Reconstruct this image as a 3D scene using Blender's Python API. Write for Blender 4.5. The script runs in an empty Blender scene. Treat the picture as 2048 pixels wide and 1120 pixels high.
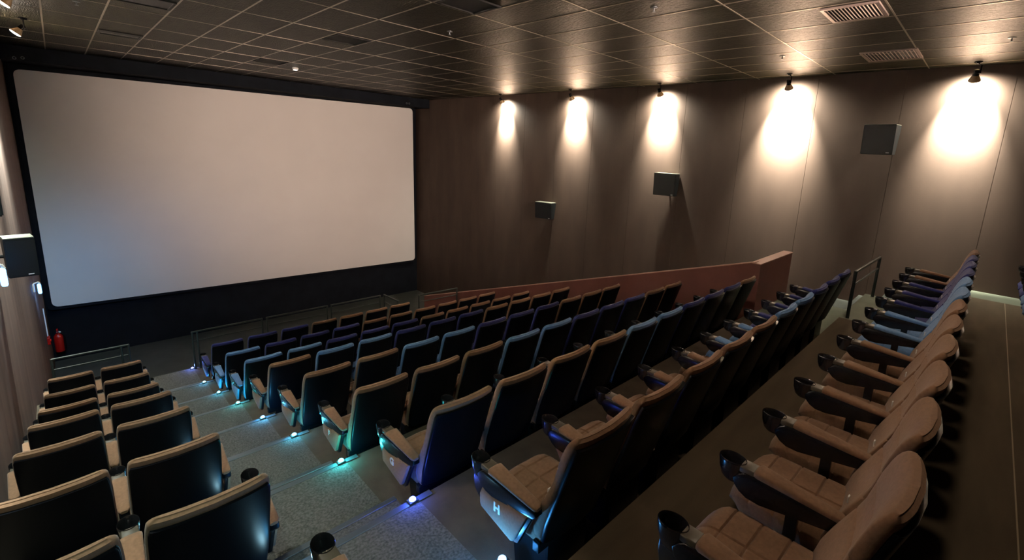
import bpy, bmesh, math, random
from mathutils import Vector, Matrix
random.seed(7)
S = bpy.context.scene
COL = S.collection
OZ = 6.72                       # camera height over the low front floor

# ------------------------------------------------------------------ materials
def mat(name, col, rough=0.7, metal=0.0, spec=0.5, noise=None, bump=None, emit=None, estr=0.0, coat=0.0, sheen=0.0):
    m = bpy.data.materials.new(name); m.use_nodes = True
    nt = m.node_tree; b = nt.nodes['Principled BSDF']
    b.inputs['Base Color'].default_value = (*col, 1)
    b.inputs['Roughness'].default_value = rough
    b.inputs['Metallic'].default_value = metal
    b.inputs['Specular IOR Level'].default_value = spec
    b.inputs['Coat Weight'].default_value = coat
    b.inputs['Sheen Weight'].default_value = sheen
    if emit:
        b.inputs['Emission Color'].default_value = (*emit, 1)
        b.inputs['Emission Strength'].default_value = estr
    tc = nt.nodes.new('ShaderNodeTexCoord')
    def mapping(scale):
        mp = nt.nodes.new('ShaderNodeMapping'); mp.inputs['Scale'].default_value = scale
        nt.links.new(tc.outputs['Object'], mp.inputs['Vector']); return mp
    if noise:                    # (scale vec, amount, detail)
        sc, amt, det = noise
        n = nt.nodes.new('ShaderNodeTexNoise'); n.inputs['Scale'].default_value = 1; n.inputs['Detail'].default_value = det
        nt.links.new(mapping(sc).outputs[0], n.inputs['Vector'])
        r = nt.nodes.new('ShaderNodeMapRange')
        r.inputs['From Min'].default_value = .3; r.inputs['From Max'].default_value = .7
        r.inputs['To Min'].default_value = 1 - amt; r.inputs['To Max'].default_value = 1 + amt
        nt.links.new(n.outputs['Fac'], r.inputs['Value'])
        mx = nt.nodes.new('ShaderNodeMix'); mx.data_type = 'RGBA'; mx.blend_type = 'MULTIPLY'; mx.inputs['Factor'].default_value = 1
        mx.inputs['A'].default_value = (*col, 1)
        nt.links.new(r.outputs[0], mx.inputs['B']); nt.links.new(mx.outputs['Result'], b.inputs['Base Color'])
    if bump:                     # (scale vec, strength, distance)
        sc, st, di = bump
        n = nt.nodes.new('ShaderNodeTexNoise'); n.inputs['Scale'].default_value = 1; n.inputs['Detail'].default_value = 4
        nt.links.new(mapping(sc).outputs[0], n.inputs['Vector'])
        bp = nt.nodes.new('ShaderNodeBump'); bp.inputs['Strength'].default_value = st; bp.inputs['Distance'].default_value = di
        nt.links.new(n.outputs['Fac'], bp.inputs['Height']); nt.links.new(bp.outputs[0], b.inputs['Normal'])
    return m

def iso(s): return (s, s, s)
FAB = {
    'brown': mat('fabric_brown', (.212, .118, .070), .9, spec=.15, noise=(iso(60), .12, 3), bump=(iso(500), .35, .002), sheen=.15),
    'blue':  mat('fabric_light_blue', (.12, .235, .45), .9, spec=.15, noise=(iso(60), .12, 3), bump=(iso(500), .35, .002), sheen=.15),
    'navy':  mat('fabric_navy', (.022, .027, .13), .9, spec=.15, noise=(iso(60), .12, 3), bump=(iso(500), .35, .002), sheen=.15),
}
M = {
    'shell': mat('shell_black_plastic', (.003, .0038, .006), .34, spec=.12, bump=(iso(300), .08, .001)),
    'frame': mat('arm_black_plastic', (.005, .0055, .007), .25, spec=.4),
    'cup':   mat('cup_gloss_plastic', (.012, .012, .014), .18, spec=.7),
    'neck':  mat('arm_olive_trim', (.06, .05, .035), .4),
    'metal': mat('dark_steel', (.05, .06, .06), .35, metal=.6),
    'rail':  mat('railing_painted_steel', (.02, .028, .026), .35, spec=.5),
    'white': mat('white_plastic', (.8, .8, .8), .5),
    'wall':  mat('wall_maroon_felt', (.064, .044, .034), .75, spec=.2, noise=((2, 2, .6), .14, 4), bump=(iso(90), .15, .004)),
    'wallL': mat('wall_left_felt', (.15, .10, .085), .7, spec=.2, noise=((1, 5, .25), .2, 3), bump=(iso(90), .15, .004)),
    'dark':  mat('wall_black_felt', (.008, .010, .014), .9, spec=.1, noise=(iso(3), .2, 3)),
    'screen': mat('screen_vinyl', (.80, .78, .75), .6, spec=.2, noise=(iso(.8), .02, 2)),
    'ceil':  mat('ceiling_dark_tile', (.015, .0145, .008), .42, spec=.10, noise=((14, 3, 3), .6, 7), bump=((60, 12, 10), 1.0, .014)),
    'tbar':  mat('ceiling_bar_metal', (.38, .33, .27), .36, metal=.7),
    'vent':  mat('vent_black', (.006, .006, .006), .8),
    'ventf': mat('vent_metal', (.42, .33, .30), .35, metal=.6),
    'carpet': mat('carpet_grey_brown', (.075, .060, .046), .95, spec=.1, noise=(iso(6), .15, 6), bump=(iso(260), .5, .004)),
    'carpetB': mat('carpet_walkway', (.082, .064, .044), .95, spec=.1, noise=((.8, 5, 1), .22, 5), bump=(iso(260), .5, .004)),
    'aisle': mat('carpet_aisle_speckled', (.10, .095, .085), .95, spec=.15, noise=(iso(65), .42, 4), bump=(iso(80), .8, .012)),
    'green': mat('floor_pale_green', (.12, .14, .105), .8, spec=.25, noise=(iso(3), .1, 3)),
    'front': mat('floor_front_concrete', (.040, .045, .038), .8, noise=(iso(2), .15, 3)),
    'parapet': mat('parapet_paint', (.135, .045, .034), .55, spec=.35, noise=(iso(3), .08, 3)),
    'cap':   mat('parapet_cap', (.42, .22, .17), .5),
    'nosing': mat('step_nosing_metal', (.20, .22, .24), .45, metal=.8),
    'red':   mat('extinguisher_red', (.55, .012, .008), .25, spec=.6),
    'amber': mat('lamp_amber_glass', (.45, .30, .15), .2, spec=.7),
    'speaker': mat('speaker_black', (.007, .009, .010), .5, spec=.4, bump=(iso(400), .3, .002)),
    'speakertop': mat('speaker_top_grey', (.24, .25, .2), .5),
    'seam': mat('carpet_seam', (.22, .17, .11), .7),
}
def emis(name, c, s): return mat(name, (.02, .02, .02), .4, emit=c, estr=s)

# ------------------------------------------------------------------ mesh helpers
def obj(name, bm, m, parent=None, loc=None, smooth=False, kind=None):
    me = bpy.data.meshes.new(name)
    bmesh.ops.recalc_face_normals(bm, faces=bm.faces)
    bm.to_mesh(me); bm.free()
    if smooth:
        for p in me.polygons: p.use_smooth = True
        try: me.set_sharp_from_angle(angle=math.radians(50))
        except Exception: pass
    me.materials.append(m)
    o = bpy.data.objects.new(name, me); COL.objects.link(o)
    if parent: o.parent = parent
    if loc: o.location = loc
    if kind: o['kind'] = kind
    return o
def box(bm, x0, x1, y0, y1, z0, z1, bev=0, seg=2):
    c = bmesh.ops.create_cube(bm, size=1)
    vs = c['verts']
    for v in vs:
        v.co = Vector(((x0 + x1) / 2 + v.co.x * (x1 - x0), (y0 + y1) / 2 + v.co.y * (y1 - y0), (z0 + z1) / 2 + v.co.z * (z1 - z0)))
    if bev:
        es = list({e for v in vs for e in v.link_edges})
        bmesh.ops.bevel(bm, geom=es, offset=bev, segments=seg, profile=.5, affect='EDGES')
    return bm
def tube(bm, a, b, r, n=12, r2=None, caps=True):
    a, b = Vector(a), Vector(b); d = (b - a)
    q = d.to_track_quat('Z', 'Y').to_matrix().to_4x4()
    bmesh.ops.create_cone(bm, cap_ends=caps, segments=n, radius1=r, radius2=r if r2 is None else r2, depth=d.length,
                          matrix=Matrix.Translation((a + b) / 2) @ q)
def prism(bm, poly, x0, x1):     # polygon in (y,z) extruded along x
    n = len(poly)
    A = [bm.verts.new((x0, y, z)) for y, z in poly]; B = [bm.verts.new((x1, y, z)) for y, z in poly]
    bm.faces.new(A); bm.faces.new(B[::-1])
    for i in range(n): bm.faces.new((A[i], A[(i + 1) % n], B[(i + 1) % n], B[i]))
def loft(bm, rings, cap=True):
    R = [[bm.verts.new(p) for p in r] for r in rings]; n = len(R[0])
    for a, b in zip(R, R[1:]):
        for i in range(n): bm.faces.new((a[i], a[(i + 1) % n], b[(i + 1) % n], b[i]))
    if cap: bm.faces.new(R[0]); bm.faces.new(R[-1][::-1])
def lathe(bm, prof, c=(0, 0, 0), n=20, axis=None, sx=1.0):
    rings = [[Vector((r * math.cos(t) * sx, r * math.sin(t), z)) for t in [2 * math.pi * k / n for k in range(n)]] for r, z in prof]
    Q = Matrix.Identity(3)
    if axis is not None: Q = Vector(axis).to_track_quat('Z', 'Y').to_matrix()
    loft(bm, [[Q @ p + Vector(c) for p in r] for r in rings])
def interp(tab, x):
    if x <= tab[0][0]: return tab[0][1]
    for (a, ya), (b, yb) in zip(tab, tab[1:]):
        if x <= b: return ya + (yb - ya) * (x - a) / (b - a)
    return tab[-1][1]
def thing(name, label, cat, loc=(0, 0, 0), group=None):
    o = bpy.data.objects.new(name, None); COL.objects.link(o); o.location = loc; o.empty_display_size = .1
    o['label'] = label; o['category'] = cat
    if group: o['group'] = group
    return o
def struct(name, bm, m, smooth=False): return obj(name, bm, m, kind='structure', smooth=smooth)
def place(x, y, zr): return Vector((x, y, zr + OZ))

# ------------------------------------------------------------------ camera (fitted to the photograph)
yaw, pit, rol = math.radians(47.17525), math.radians(11.52625), math.radians(-3.1131)
fw = Vector((math.sin(yaw) * math.cos(pit), math.cos(yaw) * math.cos(pit), -math.sin(pit)))
r0 = Vector((math.cos(yaw), -math.sin(yaw), 0)); d0 = fw.cross(r0)
rt = r0 * math.cos(rol) + d0 * math.sin(rol); dn = -r0 * math.sin(rol) + d0 * math.cos(rol)
cam = bpy.data.objects.new('camera', bpy.data.cameras.new('camera')); COL.objects.link(cam)
cam.matrix_world = Matrix(((rt.x, -dn.x, -fw.x, 0), (rt.y, -dn.y, -fw.y, 0), (rt.z, -dn.z, -fw.z, OZ), (0, 0, 0, 1)))
cam.data.sensor_width = 36; cam.data.lens = 36 * 923.739 / 2048
cam.data.shift_x = -(1112.714 - 1024) / 2048; cam.data.shift_y = -(560 - 490.875) / 2048
cam.data.clip_start = .05
S.camera = cam

# ------------------------------------------------------------------ room shell
XL, XR, YB, YF, ZC, ZF = -.72, 10.85, -3.4, 18.8, 1.8 + OZ, 0.0
LV = {'A': -4.72, 'B': -4.50, 'C': -4.18, 'D': -3.79, 'E': -3.43, 'F': -3.08, 'G': -2.72, 'H': -2.36, 'I': -2.02}
EDGE = {'A': 11.2, 'B': 9.88, 'C': 8.64, 'D': 7.33, 'E': 6.07, 'F': 4.89, 'G': 3.67, 'H': 2.48, 'I': 1.235}
REF = {'A': 9.5, 'B': 8.4, 'C': 7.2, 'D': 6.0, 'E': 4.75, 'F': 3.51, 'G': 2.32, 'H': 1.145, 'I': -.02}
ROWS = 'ABCDEFGHI'

bm = bmesh.new()                                   # right wall of 1.47 m boards with fine joints
y = .045 - 1.47 * 3
while y < YF:
    box(bm, XR, XR + .05, max(y + .003, YB), min(y + 1.467, YF), ZF - .2, ZC)
    y += 1.47
box(bm, XR + .015, XR + .2, YB, YF, ZF - .2, ZC)
struct('wall_right', bm, M['wall'])
bm = bmesh.new()
y = .045 - 1.47 * 3
while y < YF:
    box(bm, XL - .05, XL, max(y + .003, YB), min(y + 1.467, YF), ZF - .2, ZC)
    y += 1.47
box(bm, XL - .2, XL - .015, YB, YF, ZF - .2, ZC)
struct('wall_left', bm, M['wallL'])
struct('wall_front', box(bmesh.new(), XL - .2, XR + .2, YF, YF + .2, ZF - .2, ZC), M['dark'])
struct('wall_back', box(bmesh.new(), XL - .2, XR + .2, YB - .2, YB, ZF - .2, ZC), M['wall'])
struct('ceiling', box(bmesh.new(), XL - .2, XR + .2, YB - .2, YF + .2, ZC, ZC + .2), M['ceil'])
# black dropped valance over the screen
struct('trim_1', box(bmesh.new(), XL, XR, 17.7, YF, ZC - .34, ZC), M['dark'])
# suspended-ceiling bars
bm = bmesh.new()
XS = [.06, .75, 1.43, 2.13, 2.83, 3.54, 4.2, 4.9, 5.58, 6.27, 7.05, 7.8, 8.5, 9.2, 9.9, 10.6]
for x in XS: box(bm, x - .011, x + .011, YB, 17.68, ZC - .004, ZC)
yy = 1.22 - 1.49 * 3
while yy < 17.6:
    box(bm, XL, XR, yy - .009, yy + .009, ZC - .0042, ZC); yy += 1.49
struct('trim_2', bm, M['tbar'])

# floor: stepped treads
bm = bmesh.new()
prev = EDGE['A']
for k, r in enumerate(ROWS):
    e1 = EDGE[r]; e0 = EDGE[ROWS[k + 1]] if k + 1 < len(ROWS) else YB
    x1 = 7.35
    zt = LV[r] + OZ
    if r == 'A':
        box(bm, XL, 5.6, e0, e1, ZF - .2, zt); box(bm, 5.6, 7.35, e0, 10.6, ZF - .2, zt)
    elif r == 'H': box(bm, XL, 8.85, e0, e1, ZF - .2, zt)
    elif r == 'I': pass
    else: box(bm, XL, 7.35, e0, e1, ZF - .2, zt)
struct('floor', bm, M['carpet'])
bm = bmesh.new()
box(bm, XL, 7.1, YB, EDGE['I'], ZF - .2, LV['I'] + OZ); box(bm, 7.1, 10.22, YB, .3, ZF - .2, LV['I'] + OZ)
o = struct('floor', bm, M['carpetB'])
bm = bmesh.new()
box(bm, 7.1, 8.85, .3, EDGE['I'], ZF - .2, LV['I'] + OZ - .001); box(bm, 10.22, XR, YB, .3, ZF - .2, LV['I'] + OZ - .001)
box(bm, 7.1, 8.85, EDGE['I'], 2.42, LV['H'] + OZ, LV['H'] + OZ + .004)
o = struct('floor', bm, M['green'])  # light spill over the carpet put into this pale green
bm = bmesh.new(); box(bm, XL, 7.35, EDGE['A'], YF, ZF - .2, ZF); box(bm, 7.35, XR, .3, YF, ZF - .2, ZF)
o = struct('floor', bm, M['front'])
# fine seam in the walkway carpet
struct('trim_3', box(bmesh.new(), -.5, 10.2, -.45, -.442, LV['I'] + OZ, LV['I'] + OZ + .003), M['seam'])

# stairs down from the seating to the front floor, and the exit stairs along the right wall
def stairs(x0, x1, y0, z0, n, rise, run, m):
    bm = bmesh.new()
    for k in range(n):
        zt = z0 - rise * (k + 1)
        box(bm, x0, x1, y0 + run * k, y0 + run * (k + 1), ZF, max(zt, ZF + .01))
    return struct('floor', bm, m)
stairs(.55, 1.42, EDGE['A'], LV['A'] + OZ, 6, .285, .3, M['front'])
stairs(5.6, 6.2, 10.6, LV['A'] + OZ, 6, .285, .3, M['green'])
stairs(8.9, XR, .3, LV['I'] + OZ, 26, .17, .44, M['front'])

# aisle carpet and half steps
bm = bmesh.new(); bn = bmesh.new()
AX0, AX1 = .62, 1.415
for k, r in enumerate(ROWS):
    zt = LV[r] + OZ
    e1 = EDGE[r]
    if r != 'I':
        up = ROWS[k + 1]; e0 = EDGE[up]; zu = LV[up] + OZ
        box(bm, AX0, AX1, e0, e1, zt, zt + .006)
        box(bm, AX0, AX1, e0, e0 + .31, zt, (zt + zu) / 2)
        box(bn, AX0, AX1, e0 + .27, e0 + .315, (zt + zu) / 2, (zt + zu) / 2 + .007, .002, 1)
        box(bn, AX0, AX1 + .1, e0 - .045, e0 + .004, zu + .004, zu + .012, .002, 1)
    else: box(bm, AX0, AX1, -1.5, e1, zt, zt + .006)
struct('floor', bm, M['aisle'])
struct('trim_4', bn, M['nosing'])

# parapet round the stairwell
bm = bmesh.new()
def ztop(y): return -1.57 - .316 * (y - 2.58) + OZ
prism(bm, [(2.58, ztop(2.58)), (12.3, ztop(12.3)), (12.3, ZF), (2.58, ZF)], 7.35, 7.47)
box(bm, 7.35, 8.9, 2.44, 2.58, ZF, ztop(2.58))
w = struct('wall_stairwell', bm, M['parapet'])
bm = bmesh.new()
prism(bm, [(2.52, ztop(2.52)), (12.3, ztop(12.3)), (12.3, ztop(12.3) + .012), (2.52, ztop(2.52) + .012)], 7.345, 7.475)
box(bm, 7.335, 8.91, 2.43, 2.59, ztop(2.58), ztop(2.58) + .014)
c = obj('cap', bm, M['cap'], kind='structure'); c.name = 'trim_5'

# ------------------------------------------------------------------ screen
scr = thing('cinema_screen', 'large blank pale cinema screen with rounded corners on the front wall', 'screen', place(5, 18.5, -5.1))
YS = 18.5
cs = [(-.565, 1.305), (10.53, 1.44), (10.585, -5.17), (-.585, -5.02)]
def rounded(c4, r, n=5):
    out = []
    P = [Vector((x, 0, z)) for x, z in c4]
    for i in range(4):
        p, a, b = P[i], P[i - 1], P[(i + 1) % 4]
        d1 = (a - p).normalized() * r; d2 = (b - p).normalized() * r
        for k in range(n + 1):
            t = k / n; out.append((1 - t) ** 2 * (p + d1) + 2 * t * (1 - t) * p + t * t * (p + d2))
    return out
def plate(c4, r, y0, y1, n=5):
    bm = bmesh.new(); pts = rounded(c4, r, n)
    loft(bm, [[Vector((p.x, y, p.z + OZ)) - scr.location for p in pts] for y in (y0, y1)]); return bm
obj('screen_surface', plate(cs, .16, YS, YS + .03), M['screen'], scr)
cb = [(x + (-.09 if i in (0, 3) else .09), z + (.09 if i < 2 else -.09)) for i, (x, z) in enumerate(cs)]
obj('screen_frame', plate(cb, .12, YS + .031, YS + .29), M['dark'], scr)

# ------------------------------------------------------------------ cinema seat (shared meshes)
def ring(hw, y0, y1, h, wing, n=32, p=5):
    out = []
    yc, hd = (y0 + y1) / 2, (y1 - y0) / 2
    for k in range(n):
        t = 2 * math.pi * k / n; c, s = math.cos(t), math.sin(t)
        x = hw * math.copysign(abs(c) ** (2 / p), c); y = yc + hd * math.copysign(abs(s) ** (2 / p), s)
        out.append((x, y + wing * (x / .24) ** 2, h))
    return out
def yr(h): return .20 * (1.02 - h) / .655
YFR = [(.38, .245), (.42, .275), (.47, .285), (.61, .225), (.72, .168), (.80, .135), (.88, .122), (.95, .104), (1.0, .085), (1.03, .068), (1.045, .052)]
def cushion_back_bm():
    bm = bmesh.new(); rings = []
    hs = [.375, .38, .40, .45, .52, .60, .68, .715, .722, .729, .78, .855, .862, .869, .92, .97, 1.0, 1.02, 1.035, 1.045, 1.05]
    for h in hs:
        hw = interp([(.375, .225), (.40, .242), (.6, .248), (.9, .247), (.98, .242), (1.02, .236), (1.04,.226), (1.05, .205)], h)
        f = interp(YFR, h); r = yr(min(h, 1.03)) + .012
        if h in (.722, .862): f -= .007
        if h == .375: f -= .03
        if h >= 1.045: r += .015; f -= .006 * (h > 1.046)
        rings.append(ring(hw, r, f, h, .034))
    loft(bm, rings); return bm
def shell_bm():
    bm = bmesh.new(); rings = []
    for h in [.365, .375, .5, .65, .8, .93, .98, .995, 1.0]:
        hw = interp([(.365, .225), (.4, .240), (.6, .242), (.9, .241), (.985, .236), (1.0, .228)], h)
        rings.append(ring(hw, yr(h) - .008, yr(h) + .026, h, .034, p=6))
    loft(bm, rings); return bm
def cushion_seat_bm():
    bm = bmesh.new()
    xs = [-.235, -.231, -.222, -.205, -.18, -.14, -.09, -.04, -.007, 0, .007, .04, .09, .14, .18, .205, .222, .231, .235]
    ys = [.25, .27, .31, .35, .373, .38, .387, .44, .489, .496, .503, .55, .603, .61, .617, .65, .68, .70, .715, .722]
    def zt(x, y):
        u = abs(x) / .235; v = max(0, (y - .60) / .122)
        z = .475 - .05 * u ** 7 - .075 * v ** 3 + .006 * math.cos(x * 13.4) ** 2
        if x == 0 or y in (.38, .496, .61): z -= .009
        return z
    def sx(x, y):      # rounded plan corners at the front
        k = max(0, (y - .60) / .122); return x * (1 - .30 * k ** 3)
    T = [[bm.verts.new((sx(x, y), y, zt(x, y))) for x in xs] for y in ys]
    B = [[bm.verts.new((sx(x, y) * .93, .25 + (y - .25) * .93, .33)) for x in xs] for y in ys]
    nx, ny = len(xs), len(ys)
    for j in range(ny - 1):
        for i in range(nx - 1):
            bm.faces.new((T[j][i], T[j][i + 1], T[j + 1][i + 1], T[j + 1][i]))
            bm.faces.new((B[j][i], B[j + 1][i], B[j + 1][i + 1], B[j][i + 1]))
    for i in range(nx - 1):
        for j in (0, ny - 1): bm.faces.new((T[j][i], B[j][i], B[j][i + 1], T[j][i + 1]))
    for j in range(ny - 1):
        for i in (0, nx - 1): bm.faces.new((T[j][i], T[j + 1][i], B[j + 1][i], B[j][i]))
    return bm
def base_bm():
    bm = bmesh.new()
    prism(bm, [(.25, 0), (.25, .33), (.60, .33), (.54, .25), (.50, 0)], -.16, .16)
    box(bm, -.245, .245, .24, .29, .30, .36, .006)
    return bm
ARM = [(.225, .605), (.215, .575), (.235, .552), (.40, .530), (.54, .508), (.60, .508), (.635, .525), (.66, .550), (.67, .58), (.645, .61), (.62, .628), (.58, .628)]
def armframe_bm():
    bm = bmesh.new(); n = len(ARM)
    def w(y): return interp([(.22, .026), (.55, .040), (.66, .040)], y)
    A = [bm.verts.new((-w(y), y, z)) for y, z in ARM]; B = [bm.verts.new((w(y), y, z)) for y, z in ARM]
    bm.faces.new(A); bm.faces.new(B[::-1])
    sd = [bm.faces.new((A[i], A[(i + 1) % n], B[(i + 1) % n], B[i])) for i in range(n)]
    es = [e for e in bm.edges if len({v.co.x > 0 for v in e.verts}) == 1]
    bmesh.ops.bevel(bm, geom=es, offset=.006, segments=2, affect='EDGES', profile=.5)
    return bm
def pad_bm():
    bm = bmesh.new(); rings = []
    for y in [.218, .222, .235, .30, .42, .52, .565, .575, .58]:
        hw = interp([(.218, .018), (.235, .030), (.565, .046), (.58, .036)], y)
        top = interp([(.218, .618), (.235, .628), (.565, .664), (.58, .652)], y)
        bot = interp([(.218, .600), (.58, .625)], y)
        r = []
        n = 16
        for k in range(n):
            t = 2 * math.pi * k / n; c, s = math.cos(t), math.sin(t)
            r.append((hw * math.copysign(abs(c) ** .6, c), y, (top + bot) / 2 + (top - bot) / 2 * math.copysign(abs(s) ** .6, s)))
        rings.append(r)
    loft(bm, rings); return bm
def cup_bm():
    bm = bmesh.new(); n = 24
    prof = [(.020, .545, -.014), (.032, .548, -.010), (.040, .562, -.005), (.046, .60, 0), (.050, .640, 0), (.050, .650, 0), (.048, .654, 0), (.046, .650, 0), (.044, .61, 0), (.038, .572, 0), (.015, .566, 0)]
    loft(bm, [[((r * .94) * math.cos(2 * math.pi * k / n), .690 + dy + r * 1.28 * math.sin(2 * math.pi * k / n), z) for k in range(n)] for r, z, dy in prof])
    return bm
def neck_bm():
    bm = bmesh.new(); box(bm, -.036, .036, .578, .645, .62, .650, .006); return bm
def post_bm():
    bm = bmesh.new(); box(bm, -.016, .016, .385, .435, 0, .535, .004); box(bm, -.035, .035, .33, .50, 0, .012)
    return bm
PAN = [(.632, .515), (.50, .535), (.268, .545), (.365, .335), (.385, .326), (.64, .382), (.652, .40), (.655, .46)]
def panel_bm(sc, x0, x1):
    cy = sum(p[0] for p in PAN) / len(PAN); cz = sum(p[1] for p in PAN) / len(PAN)
    bm = bmesh.new(); prism(bm, [(cy + (y - cy) * sc, cz + (z - cz) * sc) for y, z in PAN], x0, x1)
    bmesh.ops.bevel(bm, geom=list(bm.edges), offset=.006, segments=2, affect='EDGES', profile=.5)
    return bm
PF = [(.58, .60), (.70, .60), (.733, .585), (.738, .50), (.724, .44), (.69, .408), (.658, .40), (.645, .368), (.385, .308), (.352, .320), (.245, .550), (.30, .58)]
def frame2_bm():
    bm = bmesh.new(); prism(bm, PF, -.012, .012)
    bmesh.ops.bevel(bm, geom=list(bm.edges), offset=.005, segments=2, affect='EDGES', profile=.5)
    return bm
def mk(name, bm, m, smooth=True):
    o = obj(name, bm, m, smooth=smooth); me = o.data; bpy.data.objects.remove(o); return me
ME = {
    'backrest': mk('backrest', cushion_back_bm(), FAB['brown']), 'back_shell': mk('back_shell', shell_bm(), M['shell']),
    'seat': mk('seat', cushion_seat_bm(), FAB['brown']), 'seat_base': mk('seat_base', base_bm(), M['frame'], False),
    'armrest': mk('armrest', armframe_bm(), M['frame']), 'arm_pad': mk('arm_pad', pad_bm(), FAB['brown']),
    'cup_holder': mk('cup_holder', cup_bm(), M['cup']), 'arm_trim': mk('arm_trim', neck_bm(), M['neck']),
    'arm_post': mk('arm_post', post_bm(), M['frame'], False),
    'side_panel': mk('side_panel', panel_bm(.98, -.018, .018), FAB['brown']),
    'panel_frame': mk('panel_frame', frame2_bm(), M['frame']),
}
bmt = bmesh.new(); box(bmt, -.011, .011, -.003, .003, -.016, .016, .002, 1); ME['seat_tag'] = mk('seat_tag', bmt, M['white'], False)
def part(name, parent, loc=(0, 0, 0), fab=None):
    o = bpy.data.objects.new(name, ME[name]); COL.objects.link(o); o.parent = parent; o.location = loc
    if fab:
        o.material_slots[0].link = 'OBJECT'; o.material_slots[0].material = FAB[fab]
    return o
def armrest(t, x, fab, panel=0, letter=None):
    a = part('armrest', t, (x, 0, 0))
    part('arm_pad', a, fab=fab); part('cup_holder', a); part('arm_trim', a); 
    if not panel: part('arm_post', a)
    else:
        part('panel_frame', a, (0, 0, 0)); part('side_panel', a, (panel * .016, 0, 0), fab=fab)
        if letter:
            cu = bpy.data.curves.new('row_letter', 'FONT'); cu.body = letter; cu.size = .075; cu.extrude = .0015
            cu.align_x = 'CENTER'; cu.align_y = 'CENTER'; cu.offset = .0025
            tmp = bpy.data.objects.new('tmp', cu); COL.objects.link(tmp)
            dg = bpy.context.evaluated_depsgraph_get(); me = bpy.data.meshes.new_from_object(tmp.evaluated_get(dg))
            bpy.data.objects.remove(tmp); me.name = 'row_letter'
            me.materials.clear(); me.materials.append(M['white'])
            l = bpy.data.objects.new('row_letter', me); COL.objects.link(l); l.parent = a
            # text right = -Y seen from the aisle, up = +Z
            l.matrix_local = Matrix(((0, 0, -1, panel * .016 - .0195), (-1, 0, 0, .50), (0, 1, 0, .455), (0, 0, 0, 1)))
            l['label'] = 'white row letter on the side panel'
def seat(x, y, z, fab, label, group, right_arm=False, left_panel=False, right_panel=False, letter=None, tag=False):
    t = thing('cinema_chair', label, 'chair', (x, y, z), group)
    part('backrest', t, fab=fab); part('back_shell', t); part('seat', t, fab=fab); part('seat_base', t)
    armrest(t, -.28, fab, -1 if left_panel else 0, letter)
    if right_arm: armrest(t, .28, fab, 1 if right_panel else 0)
    if tag: part('seat_tag', t, (-.195, .235, .66))
    return t
ORD = ['first', 'second', 'third', 'fourth', 'fifth', 'sixth', 'seventh', 'eighth', 'ninth', 'tenth', 'eleventh', 'twelfth']
CN = {'brown': 'brown', 'blue': 'light blue', 'navy': 'navy blue'}
def colour(r, i):
    if i in (r - 1, r - 2): return 'blue'
    if r <= i <= r + 2: return 'navy'
    return 'brown'
for r, row in enumerate(ROWS):
    n = {'A': 7, 'I': 12}.get(row, 10)
    for i in range(n):
        f = colour(r, i)
        x = 1.73 + .56 * i; yv = REF[row]; z = LV[row] + OZ
        if row == 'I': x += .02
        side = 'right of the aisle' if row != 'I' else ''
        if row == 'I': lab = f'{CN[f]} cinema seat, {ORD[i]} from the aisle in the nearest row by the walkway'
        elif row == 'A': lab = f'{CN[f]} cinema seat, {ORD[i]} right of the aisle in the short front row'
        else: lab = f'{CN[f]} cinema seat, {ORD[i]} right of the aisle, {ORD[r]} row from the front'
        seat(x, yv, z, f, lab, 'cinema seats right of the aisle', right_arm=(i == n - 1), left_panel=(i == 0 and row != 'I') or (row == 'I' and i == 0),
             letter=row if (i == 0 and row in 'FGH') else None, tag=row in 'HI')
for r, row in enumerate(ROWS[:8]):
    for i, x in enumerate((-.24, .32)):
        if row == 'H' and i == 0: continue
        w = 'by the left wall' if i == 0 else 'beside the aisle in the left block'
        seat(x, REF[row] + (.04 if row in 'EFG' else 0), LV[row] + OZ, 'brown', f'brown cinema seat {w}, {ORD[r]} row from the front',
             'cinema seats left of the aisle', right_arm=(i == 1), right_panel=(i == 1))
for i in range(4):
    f = ('blue', 'blue', 'navy', 'navy')[i]
    seat(8.15 + .56 * i, -1.24, LV['I'] + OZ, f, f'{CN[f]} cinema seat behind the walkway at right edge, {ORD[3 - i]} from the right wall',
         'cinema seats behind the walkway', right_arm=(i == 3))

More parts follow.
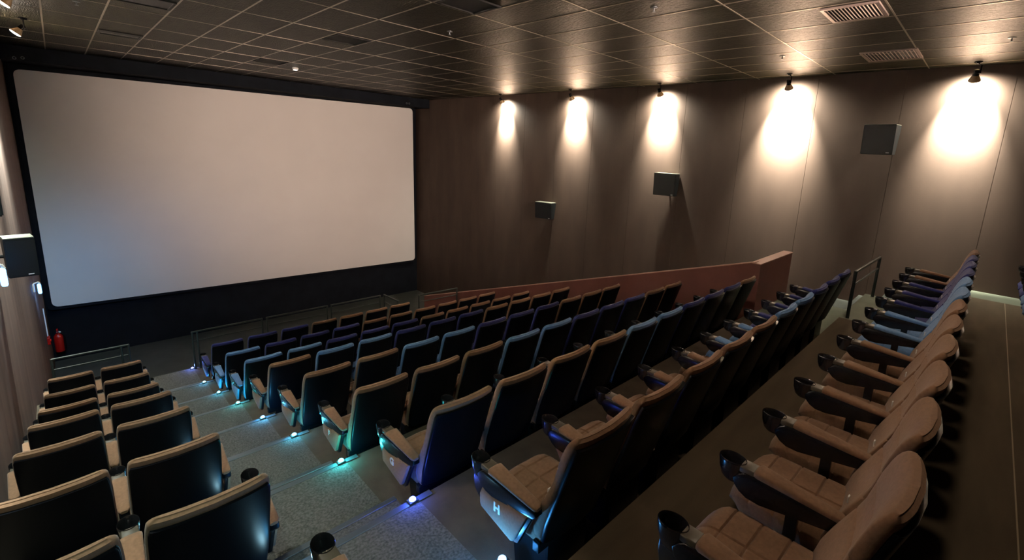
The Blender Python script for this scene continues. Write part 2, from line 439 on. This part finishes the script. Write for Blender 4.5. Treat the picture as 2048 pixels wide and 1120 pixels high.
# ------------------------------------------------------------------ step lights
LEDS = [(1, 1.39, (.12, .22, 1), 1.0), (2, 1.375, (.10, .55, 1), .8), (3, 1.375, (.05, .65, 1), .8), (4, 1.375, (.05, .85, .95), .8), (5, 1.375, (.08, .50, 1), 1.2),
        (6, 1.375, (.05, .62, 1), 1.1), (7, 1.375, (.04, .85, .95), 1.4), (8, 1.375, (.05, .12, 1), 1.0), (9, 1.40, (.06, .38, 1), 3.0)]
LM = {}
for k, x, c, p in LEDS:
    row = ROWS[k - 1]
    if k == 9: y, z = 1.57, -2.19 + OZ
    else: y, z = EDGE[row] - .02, LV[row] + OZ
    if k == 1: y -= .03
    nm = ['nearest the camera', 'beside the second seat row from the front'][0]
    lab = {1: 'blue step light at the foot of the front railing', 9: 'blue step light beside the seat marked H, nearest the camera',
           8: 'violet blue step light behind the seat marked G', 7: 'teal step light behind the seat marked F'}.get(k, f'glowing cyan step light at the aisle edge, {ORD[k - 1]} step from the front')
    t = thing('step_light', lab, 'step light', (x, y, z + .006), 'step lights along the aisle')
    bm = bmesh.new(); box(bm, -.032, .032, -.026, .026, 0, .018, .004); obj('housing', bm, M['metal'], t)
    bm = bmesh.new(); bmesh.ops.create_uvsphere(bm, u_segments=16, v_segments=8, radius=.024); 
    for v in bm.verts: v.co.z = max(v.co.z, -.002) * .8 + .02
    obj('lens', bm, emis('led_%d' % k, tuple(.14 + .86 * q for q in c), 2.2), t, smooth=True)
    ld = bpy.data.lights.new('step_led', 'POINT'); ld.energy = p * 1.5; ld.color = c; ld.shadow_soft_size = .02
    lo = bpy.data.objects.new('step_led', ld); COL.objects.link(lo); lo.location = (x if k < 9 else 1.29, y, z + .07)

for k, row in enumerate('BCDEFGH'):                 # their twins at the feet of the left block, mostly hidden by its seats
    x, y, z = .625, EDGE[row] - .02, LV[row] + OZ
    t = thing('step_light', f'step light at the left side of the aisle, {ORD[k + 1]} step from the front', 'step light', (x, y, z), 'step lights of the left block')
    bm = bmesh.new(); box(bm, -.032, .032, -.026, .026, 0, .018, .004); obj('housing', bm, M['metal'], t)
    bm = bmesh.new(); bmesh.ops.create_uvsphere(bm, u_segments=16, v_segments=8, radius=.02)
    for v in bm.verts: v.co.z = max(v.co.z, -.002) * .8 + .02
    obj('lens', bm, emis('led_left', (.4, .8, 1), 40), t, smooth=True)
    ld = bpy.data.lights.new('step_led', 'POINT'); ld.energy = .2; ld.color = (.08, .50, 1); ld.shadow_soft_size = .02
    lo = bpy.data.objects.new('step_led', ld); COL.objects.link(lo); lo.location = (x + .03, y + .02, z + .08)

# ------------------------------------------------------------------ railings
def railing(label, posts, top, mid, foot, r=.019, extra=None):
    x0, y0 = posts[0]
    t = thing('railing', label, 'railing', (x0, y0, foot + OZ), 'metal railings')
    L = Vector((x0, y0, foot + OZ))
    P = lambda x, y, z: Vector((x, y, z + OZ)) - L
    for (a, b) in posts:
        bm = bmesh.new(); tube(bm, P(a, b, foot), P(a, b, top), r); obj('post', bm, M['rail'], t, smooth=True)
    (a, b), (c, d) = posts[0], posts[-1]
    bm = bmesh.new(); tube(bm, P(a, b, top), P(c, d, top), r)
    for q in (posts[0], posts[-1]): bmesh.ops.create_uvsphere(bm, u_segments=10, v_segments=6, radius=r, matrix=Matrix.Translation(P(q[0], q[1], top)))
    obj('top_rail', bm, M['rail'], t, smooth=True)
    bm = bmesh.new(); tube(bm, P(a, b, mid), P(c, d, mid), r * .6); obj('middle_rail', bm, M['rail'], t, smooth=True)
    return t
fa = LV['A']
YR = 11.12
railing('metal railing in front of the left seat block', [(-.47, YR), (.40, YR), (.50, YR)], -3.93, -4.12, fa)
railing('metal railing at the aisle end of the front row, beside the blue step light', [(1.44, YR), (1.52, YR), (2.66, YR)], -3.93, -4.12, fa)
railing('metal railing before the front row, second from the aisle', [(2.76, YR), (4.03, YR)], -3.93, -4.12, fa)
railing('metal railing before the front row, farthest from the aisle', [(4.12, YR), (5.35, YR)], -3.93, -4.12, fa)
railing('short metal railing turning back beside the last front row seat', [(5.46, YR), (5.50, 10.45)], -3.93, -4.12, fa)
railing('metal railing meeting the low red parapet at the front', [(6.15, 10.56), (7.30, 10.50)], -3.93, -4.12, fa)
railing('short black railing above the stairwell beside the nearest rows', [(7.16, 1.15), (8.74, 1.12)], -1.37, -1.55, LV['I'], r=.022)

# ------------------------------------------------------------------ spotlights
def spot(x, y, side, label, power, lit=False):
    t = thing('spotlight', label, 'spotlight', (x, y, ZC), 'wall spotlights right' if side > 0 else 'wall spotlights left')
    ax = Vector((side * .8, .06, -1)).normalized()
    bm = bmesh.new(); tube(bm, (0, 0, -.018), (0, 0, 0), .055, 20); box(bm, -.03, .05, -.02, .02, -.035, -.018, .003); obj('mount', bm, M['frame'], t, smooth=True)
    bm = bmesh.new(); tube(bm, (0, 0, -.03), (0, -.05, -.06), .010); tube(bm, (0, -.05, -.06), (0, -.05, -.19), .010); tube(bm, (0, -.05, -.18), (0, 0, -.18), .009)
    obj('bracket', bm, M['frame'], t, smooth=True)
    c = Vector((0, 0, -.13))
    bm = bmesh.new(); lathe(bm, [(.014, 0), (.036, .004), (.040, .02), (.040, .075), (.046, .085)], c, axis=ax); h = obj('lamp_head', bm, M['frame'], t, smooth=True)
    bm = bmesh.new(); lathe(bm, [(.040, .083), (.044, .10), (.082, .178), (.084, .188), (.074, .189)], c, axis=ax); obj('bulb_reflector', bm, M['amber'], t, smooth=True)
    bm = bmesh.new(); lathe(bm, [(.074, .190), (.066, .199), (.035, .206), (.004, .208)], c, axis=ax)
    obj('bulb_face', bm, emis('bulb_face_l' if lit else 'bulb_face', (1, .93, .8), 60 if lit else 12), t, smooth=True)
    for pw, ang, tl in ((power, 83, .76), (power * .06, 168, 1.1)):      # the lamp's tight beam and its wide spill
        ld = bpy.data.lights.new('spot_beam', 'SPOT'); ld.energy = pw; ld.color = (1, .93, .76) if side > 0 else (.88, 1, .90); ld.spot_size = math.radians(ang); ld.spot_blend = 1; ld.shadow_soft_size = .04
        lo = bpy.data.objects.new('spot_beam', ld); COL.objects.link(lo)
        lo.location = Vector((x, y, ZC)) + c + ax * .225
        lo.rotation_euler = Vector((side * tl, 0, -1)).to_track_quat('-Z', 'Y').to_euler()
    return t
LSP = {12.73: 'farthest from the camera, beside the screen', 9.52: 'second from the screen', 6.53: 'in the middle of the right wall', 3.44: 'above the stairwell parapet', .55: 'nearest, above the large wall speaker'}
SPX = [(10.52, 12.73, 'small spotlight on the right ceiling edge, nearest the screen'), (10.50, 9.52, 'small spotlight on the right ceiling edge, second from the screen'),
       (10.50, 6.53, 'small spotlight above the middle speaker on the right wall'), (10.42, 3.44, 'small spotlight above the red parapet on the right wall'),
       (10.50, .55, 'black spotlight with amber bulb, nearest on the right wall')]
for x, y, l in SPX: spot(x, y, 1, l, 6400)
for y, l, on in [(12.93, 'glaring spotlight at top left, the lower of the two', True), (9.89, 'glaring spotlight in the top left corner of the ceiling', True),
             (6.8, 'added unseen spotlight lighting the left wall, second from the camera', False), (3.6, 'added unseen spotlight lighting the left wall, nearest the camera', False)]:  # last two are out of view, added to light the left wall
    spot(-.30 if not on else -.17, y, -1, l, 5000, on)

# ------------------------------------------------------------------ speakers
def speaker(cx, cy, cz, w, h, d, label, ang, wallx, tilt=0.0):
    t = thing('wall_speaker', label, 'speaker', (cx, cy, cz + OZ), 'wall speakers'); 
    R = Matrix.Rotation(math.radians(ang), 4, 'Z')
    bm = bmesh.new()                                  # local: front faces -Y, body behind; lower part slopes back
    prism(bm, [(0, h / 2), (.045, -h / 2), (d * .72, -h / 2), (d, h / 2 - .12), (d, h / 2)], -w / 2, w / 2)
    bmesh.ops.bevel(bm, geom=list(bm.edges), offset=.008, segments=2, affect='EDGES'); bmesh.ops.transform(bm, matrix=R, verts=bm.verts)
    obj('cabinet', bm, M['speaker'], t)
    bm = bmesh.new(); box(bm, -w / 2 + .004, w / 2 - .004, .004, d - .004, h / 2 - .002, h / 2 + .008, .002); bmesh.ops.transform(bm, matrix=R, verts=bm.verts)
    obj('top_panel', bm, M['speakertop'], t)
    bm = bmesh.new(); prism(bm, [(-.006, h / 2 - .025), (.038, -h / 2 + .02), (.048, -h / 2 + .02), (.006, h / 2 - .025)], -w / 2 + .02, w / 2 - .02); bmesh.ops.transform(bm, matrix=R, verts=bm.verts)
    obj('grille', bm, M['speaker'], t)
    bm = bmesh.new(); box(bm, w / 2 - .10, w / 2 - .05, .028, .034, -h / 2 + .028, -h / 2 + .04); bmesh.ops.transform(bm, matrix=R, verts=bm.verts)
    obj('badge', bm, M['white'], t)
    ctr = R @ Vector((0, d * .8, 0)); sgn = 1 if wallx > cx else -1
    bm = bmesh.new(); tube(bm, ctr, (wallx - cx, ctr.y, ctr.z), .022)
    box(bm, *(sorted((wallx - cx, wallx - cx - sgn * .012))), ctr.y - .06, ctr.y + .06, -.08, .08); obj('wall_bracket', bm, M['frame'], t)
speaker(10.50, 10.42, -1.90, .62, .52, .30, 'small black speaker on the right wall nearest the screen', -78, XR)
speaker(10.50, 6.12, -.69, .58, .56, .30, 'black speaker at the middle of the right wall under a spotlight', -80, XR)
speaker(10.50, 1.74, .53, .52, .54, .30, 'large square black speaker on the right wall, nearest the camera', -97, XR)
speaker(-.47, 8.95, -1.72, .27, .52, .28, 'dark tapering speaker on the left wall beside the screen', 8, XL)
speaker(-.44, 4.9, -.40, .28, .5, .28, 'black speaker edge at the far left side of the photo', 8, XL)

# ------------------------------------------------------------------ blue wall lamps on the left
for y, z, l, e in [(8.5, -1.82, 'glowing blue wall lamp at the far left edge under the speaker', 1.5), (15.1, -3.6, 'small glowing blue wall lamp beside the lower left screen corner', 45)]:
    t = thing('wall_lamp', l, 'wall lamp', (XL, y, z + OZ), 'blue wall lamps')
    bm = bmesh.new(); box(bm, 0, .03, -.05, .05, -.09, .09, .01); obj('back_plate', bm, M['white'], t)
    bm = bmesh.new(); tube(bm, (.02, 0, .10), (.10, 0, .13), .014); tube(bm, (.10, 0, .13), (.12, 0, .08), .014); obj('arm', bm, M['white'], t, smooth=True)
    bm = bmesh.new(); lathe(bm, [(.01, .09), (.024, .08), (.030, .06), (.030, -.12), (.022, -.14), (.005, -.145)], (.10, 0, 0)); obj('lamp_shade', bm, emis('blue_lamp', (.10, .36, 1), 4), t, smooth=True)
    ld = bpy.data.lights.new('blue_lamp', 'SPOT'); ld.energy = e; ld.color = (.16, .45, 1); ld.shadow_soft_size = .05; ld.spot_size = math.radians(130); ld.spot_blend = 1
    lo = bpy.data.objects.new('blue_lamp', ld); COL.objects.link(lo); lo.location = (XL + .17, y, z + OZ - .16)
    lo.rotation_euler = Vector((.45, 1, -.35) if e > 10 else (.1, .1, -1)).to_track_quat('-Z', 'Y').to_euler()

# ------------------------------------------------------------------ fire extinguisher and alarm
t = thing('fire_extinguisher', 'red fire extinguisher hanging on the dark wall below the screen', 'fire extinguisher', (-.575, 18.64, .33))
bm = bmesh.new(); lathe(bm, [(.06, 0), (.088, .01), (.095, .03), (.095, .42), (.085, .48), (.05, .53), (.028, .55), (.028, .58)], n=24); obj('cylinder', bm, M['red'], t, smooth=True)
bm = bmesh.new(); tube(bm, (0, 0, .57), (0, 0, .64), .022); box(bm, -.02, .02, -.14, .03, .62, .64, .004); box(bm, -.018, .018, -.13, .02, .67, .685, .004); tube(bm, (0, .01, .62), (0, .01, .68), .012); obj('valve', bm, M['red'], t)
bm = bmesh.new(); tube(bm, (.06, -.02, .60), (.12, -.05, .48), .012); tube(bm, (.12, -.05, .48), (.12, -.06, .15), .012); tube(bm, (0, 0, .60), (.06, -.02, .60), .012); obj('hose', bm, M['frame'], t, smooth=True)
bm = bmesh.new(); tube(bm, (.03, -.03, .60), (.05, -.06, .60), .022); obj('gauge', bm, M['white'], t, smooth=True)
bm = bmesh.new(); box(bm, -.06, .06, .09, .162, .30, .40); obj('wall_hook', bm, M['frame'], t)
t = thing('alarm_box', 'small red alarm call box on the left wall beside the extinguisher', 'alarm box', (XL, 17.0, 1.15))
bm = bmesh.new(); box(bm, -.005, .055, -.09, .09, 0, .19, .012); obj('case', bm, M['red'], t)
bm = bmesh.new(); tube(bm, (.05, 0, .09), (.068, 0, .09), .035); obj('button', bm, M['red'], t)
t = obj('wall_conduit', (lambda b: (tube(b, (0, 0, 0), (0, 0, .75), .012), b)[1])(bmesh.new()), M['white'], loc=(XL + .02, 17.0, 1.36)); t['label'] = 'thin pale conduit running up the left wall above the red alarm box'; t['category'] = 'conduit'

# ------------------------------------------------------------------ ceiling fittings
def vent(x0, x1, y0, y1, label, bright):
    t = thing('ceiling_vent', label, 'vent', ((x0 + x1) / 2, (y0 + y1) / 2, ZC), 'ceiling vents'); a, b = (x1 - x0) / 2, (y1 - y0) / 2
    bm = bmesh.new(); w = .035
    fm = M['ventf'] if bright else M['vent']
    for q in ((-a, a, -b, -b + w), (-a, a, b - w, b), (-a, -a + w, -b + w, b - w), (a - w, a, -b + w, b - w)): box(bm, *q, -.02, 0)
    obj('frame', bm, fm, t)
    bm = bmesh.new(); box(bm, -a + w, a - w, -b + w, b - w, -.004, -.001); obj('backing', bm, M['vent'], t)
    if bright:
        bm = bmesh.new(); k = 14
        for i in range(k):
            yy = -b + w + (2 * b - 2 * w) * (i + .5) / k
            prism(bm, [(yy - .012, -.016), (yy - .008, -.018), (yy + .012, -.006), (yy + .010, -.004)], -a + w, a - w)
        obj('louvres', bm, M['ventf'], t)
vent(6.34, 6.96, 1.27, 1.86, 'louvred ceiling vent with bright frame, upper of two at right', True)
vent(8.98, 9.74, 1.2, 1.95, 'louvred ceiling vent lying against the right wall corner of the ceiling', True)
vent(3.56, 4.16, 5.05, 5.64, 'dark square ceiling vent at the top middle of the photo', False)
vent(3.56, 4.16, 8.75, 9.45, 'dark square ceiling vent above the screen, middle of the ceiling', False)
vent(.78, 1.41, 12.75, 13.3, 'dark narrow ceiling vent near the upper left screen corner', False)
vent(.78, 1.41, 9.0, 9.62, 'dark square ceiling vent at the top left of the photo', False)
vent(3.56, 4.16, 13.2, 13.9, 'dark ceiling vent farthest away, close to the screen top', False)
for x, y, l in [(4.56, 6.83, 'small sprinkler head on the middle of the dark ceiling'), (5.25, 3.44, 'round sprinkler ring near the top right of the ceiling'), (8.7, 3.03, 'small sprinkler head above the fourth spotlight'),
                (8.88, .18, 'small sprinkler head on the ceiling at the right edge'), (.43, 10.4, 'small sprinkler head on the ceiling at upper left')]:
    t = thing('sprinkler', l, 'sprinkler', (x, y, ZC), 'ceiling sprinklers')
    bm = bmesh.new(); lathe(bm, [(.045, .004), (.045, -.006), (.02, -.012), (.016, -.012)]); obj('rose', bm, M['nosing'], t, smooth=True)
    bm = bmesh.new(); tube(bm, (0, 0, -.01), (0, 0, -.05), .008); tube(bm, (0, 0, -.05), (0, 0, -.054), .026); obj('head', bm, M['nosing'], t)
t = thing('ceiling_lamp', 'small white ceiling lamp glinting above the screen', 'lamp', (4.56, 14.0, ZC))
bm = bmesh.new(); lathe(bm, [(.06, 0), (.075, -.01), (.075, -.04), (.05, -.06)]); obj('lamp_body', bm, M['white'], t, smooth=True)
bm = bmesh.new(); lathe(bm, [(.048, -.061), (.04, -.07), (.01, -.075)]); obj('bulb', bm, emis('ceiling_bulb', (1, .9, .8), 6), t, smooth=True)
def ring_bm():
    bm = bmesh.new(); n, m_ = 16, 6
    G = [[bm.verts.new(((.028 + .007 * math.cos(b)) * math.cos(a), .007 * math.sin(b), (.028 + .007 * math.cos(b)) * math.sin(a))) for b in [2 * math.pi * j / m_ for j in range(m_)]] for a in [2 * math.pi * i / n for i in range(n)]]
    for i in range(n):
        for j in range(m_): bm.faces.new((G[i][j], G[(i + 1) % n][j], G[(i + 1) % n][(j + 1) % m_], G[i][(j + 1) % m_]))
    return bm
for k, (x, z) in enumerate([(-.48, 1.504), (-.344, 1.528), (9.82, 1.56), (9.93, 1.56)]):
    t = obj('cable_ring', ring_bm(), M['nosing'], loc=(x, 17.694, z + OZ), smooth=True)
    t['label'] = 'small metal eye above the top %s screen corner' % ('left' if k < 2 else 'right'); t['category'] = 'fitting'; t['group'] = 'small metal eyes above the screen'

# ------------------------------------------------------------------ house lights and added fill spots
def area(loc, size, power, col, rot=(0, 0, 0)):
    ld = bpy.data.lights.new('house_light', 'AREA'); ld.shape = 'DISK'; ld.size = size; ld.energy = power; ld.color = col
    lo = bpy.data.objects.new('house_light', ld); COL.objects.link(lo); lo.location = loc; lo.rotation_euler = rot; return lo
area((2.8, .42, ZC - .05), .22, 8.5, (1, .78, .55))
area((6.0, .42, ZC - .05), .22, 11, (1, .78, .55))
ld = bpy.data.lights.new('left_fill_spot', 'SPOT'); ld.energy = 100; ld.color = (.62, 1, .84); ld.spot_size = math.radians(80); ld.spot_blend = 1; ld.shadow_soft_size = .12  # cool fill added over the left seats, without a fixture
lo = bpy.data.objects.new('left_fill_spot', ld); COL.objects.link(lo); lo.location = (-.3, .6, ZC - .06)
lo.rotation_euler = (Vector((.2, 4.2, -2.6 + OZ)) - lo.location).to_track_quat('-Z', 'Y').to_euler()
ld = bpy.data.lights.new('screen_fill_spot', 'SPOT'); ld.energy = 3500; ld.color = (1, .75, .61); ld.spot_size = math.radians(44); ld.spot_blend = 1; ld.shadow_soft_size = .1  # warm fill added to brighten the screen, no projector behind it
lo = bpy.data.objects.new('screen_fill_spot', ld); COL.objects.link(lo); lo.location = (5, -3.2, 1.35 + OZ)
lo.rotation_euler = (Vector((7.6, 18.5, -.2 + OZ)) - lo.location).to_track_quat('-Z', 'Y').to_euler()
w = bpy.data.worlds.new('world'); S.world = w; w.use_nodes = True
w.node_tree.nodes['Background'].inputs[0].default_value = (.5, .6, .8, 1); w.node_tree.nodes['Background'].inputs[1].default_value = .0
S.view_settings.view_transform = 'Standard'; S.view_settings.look = 'None'; S.view_settings.gamma = 1
S.view_settings.exposure = 1.22
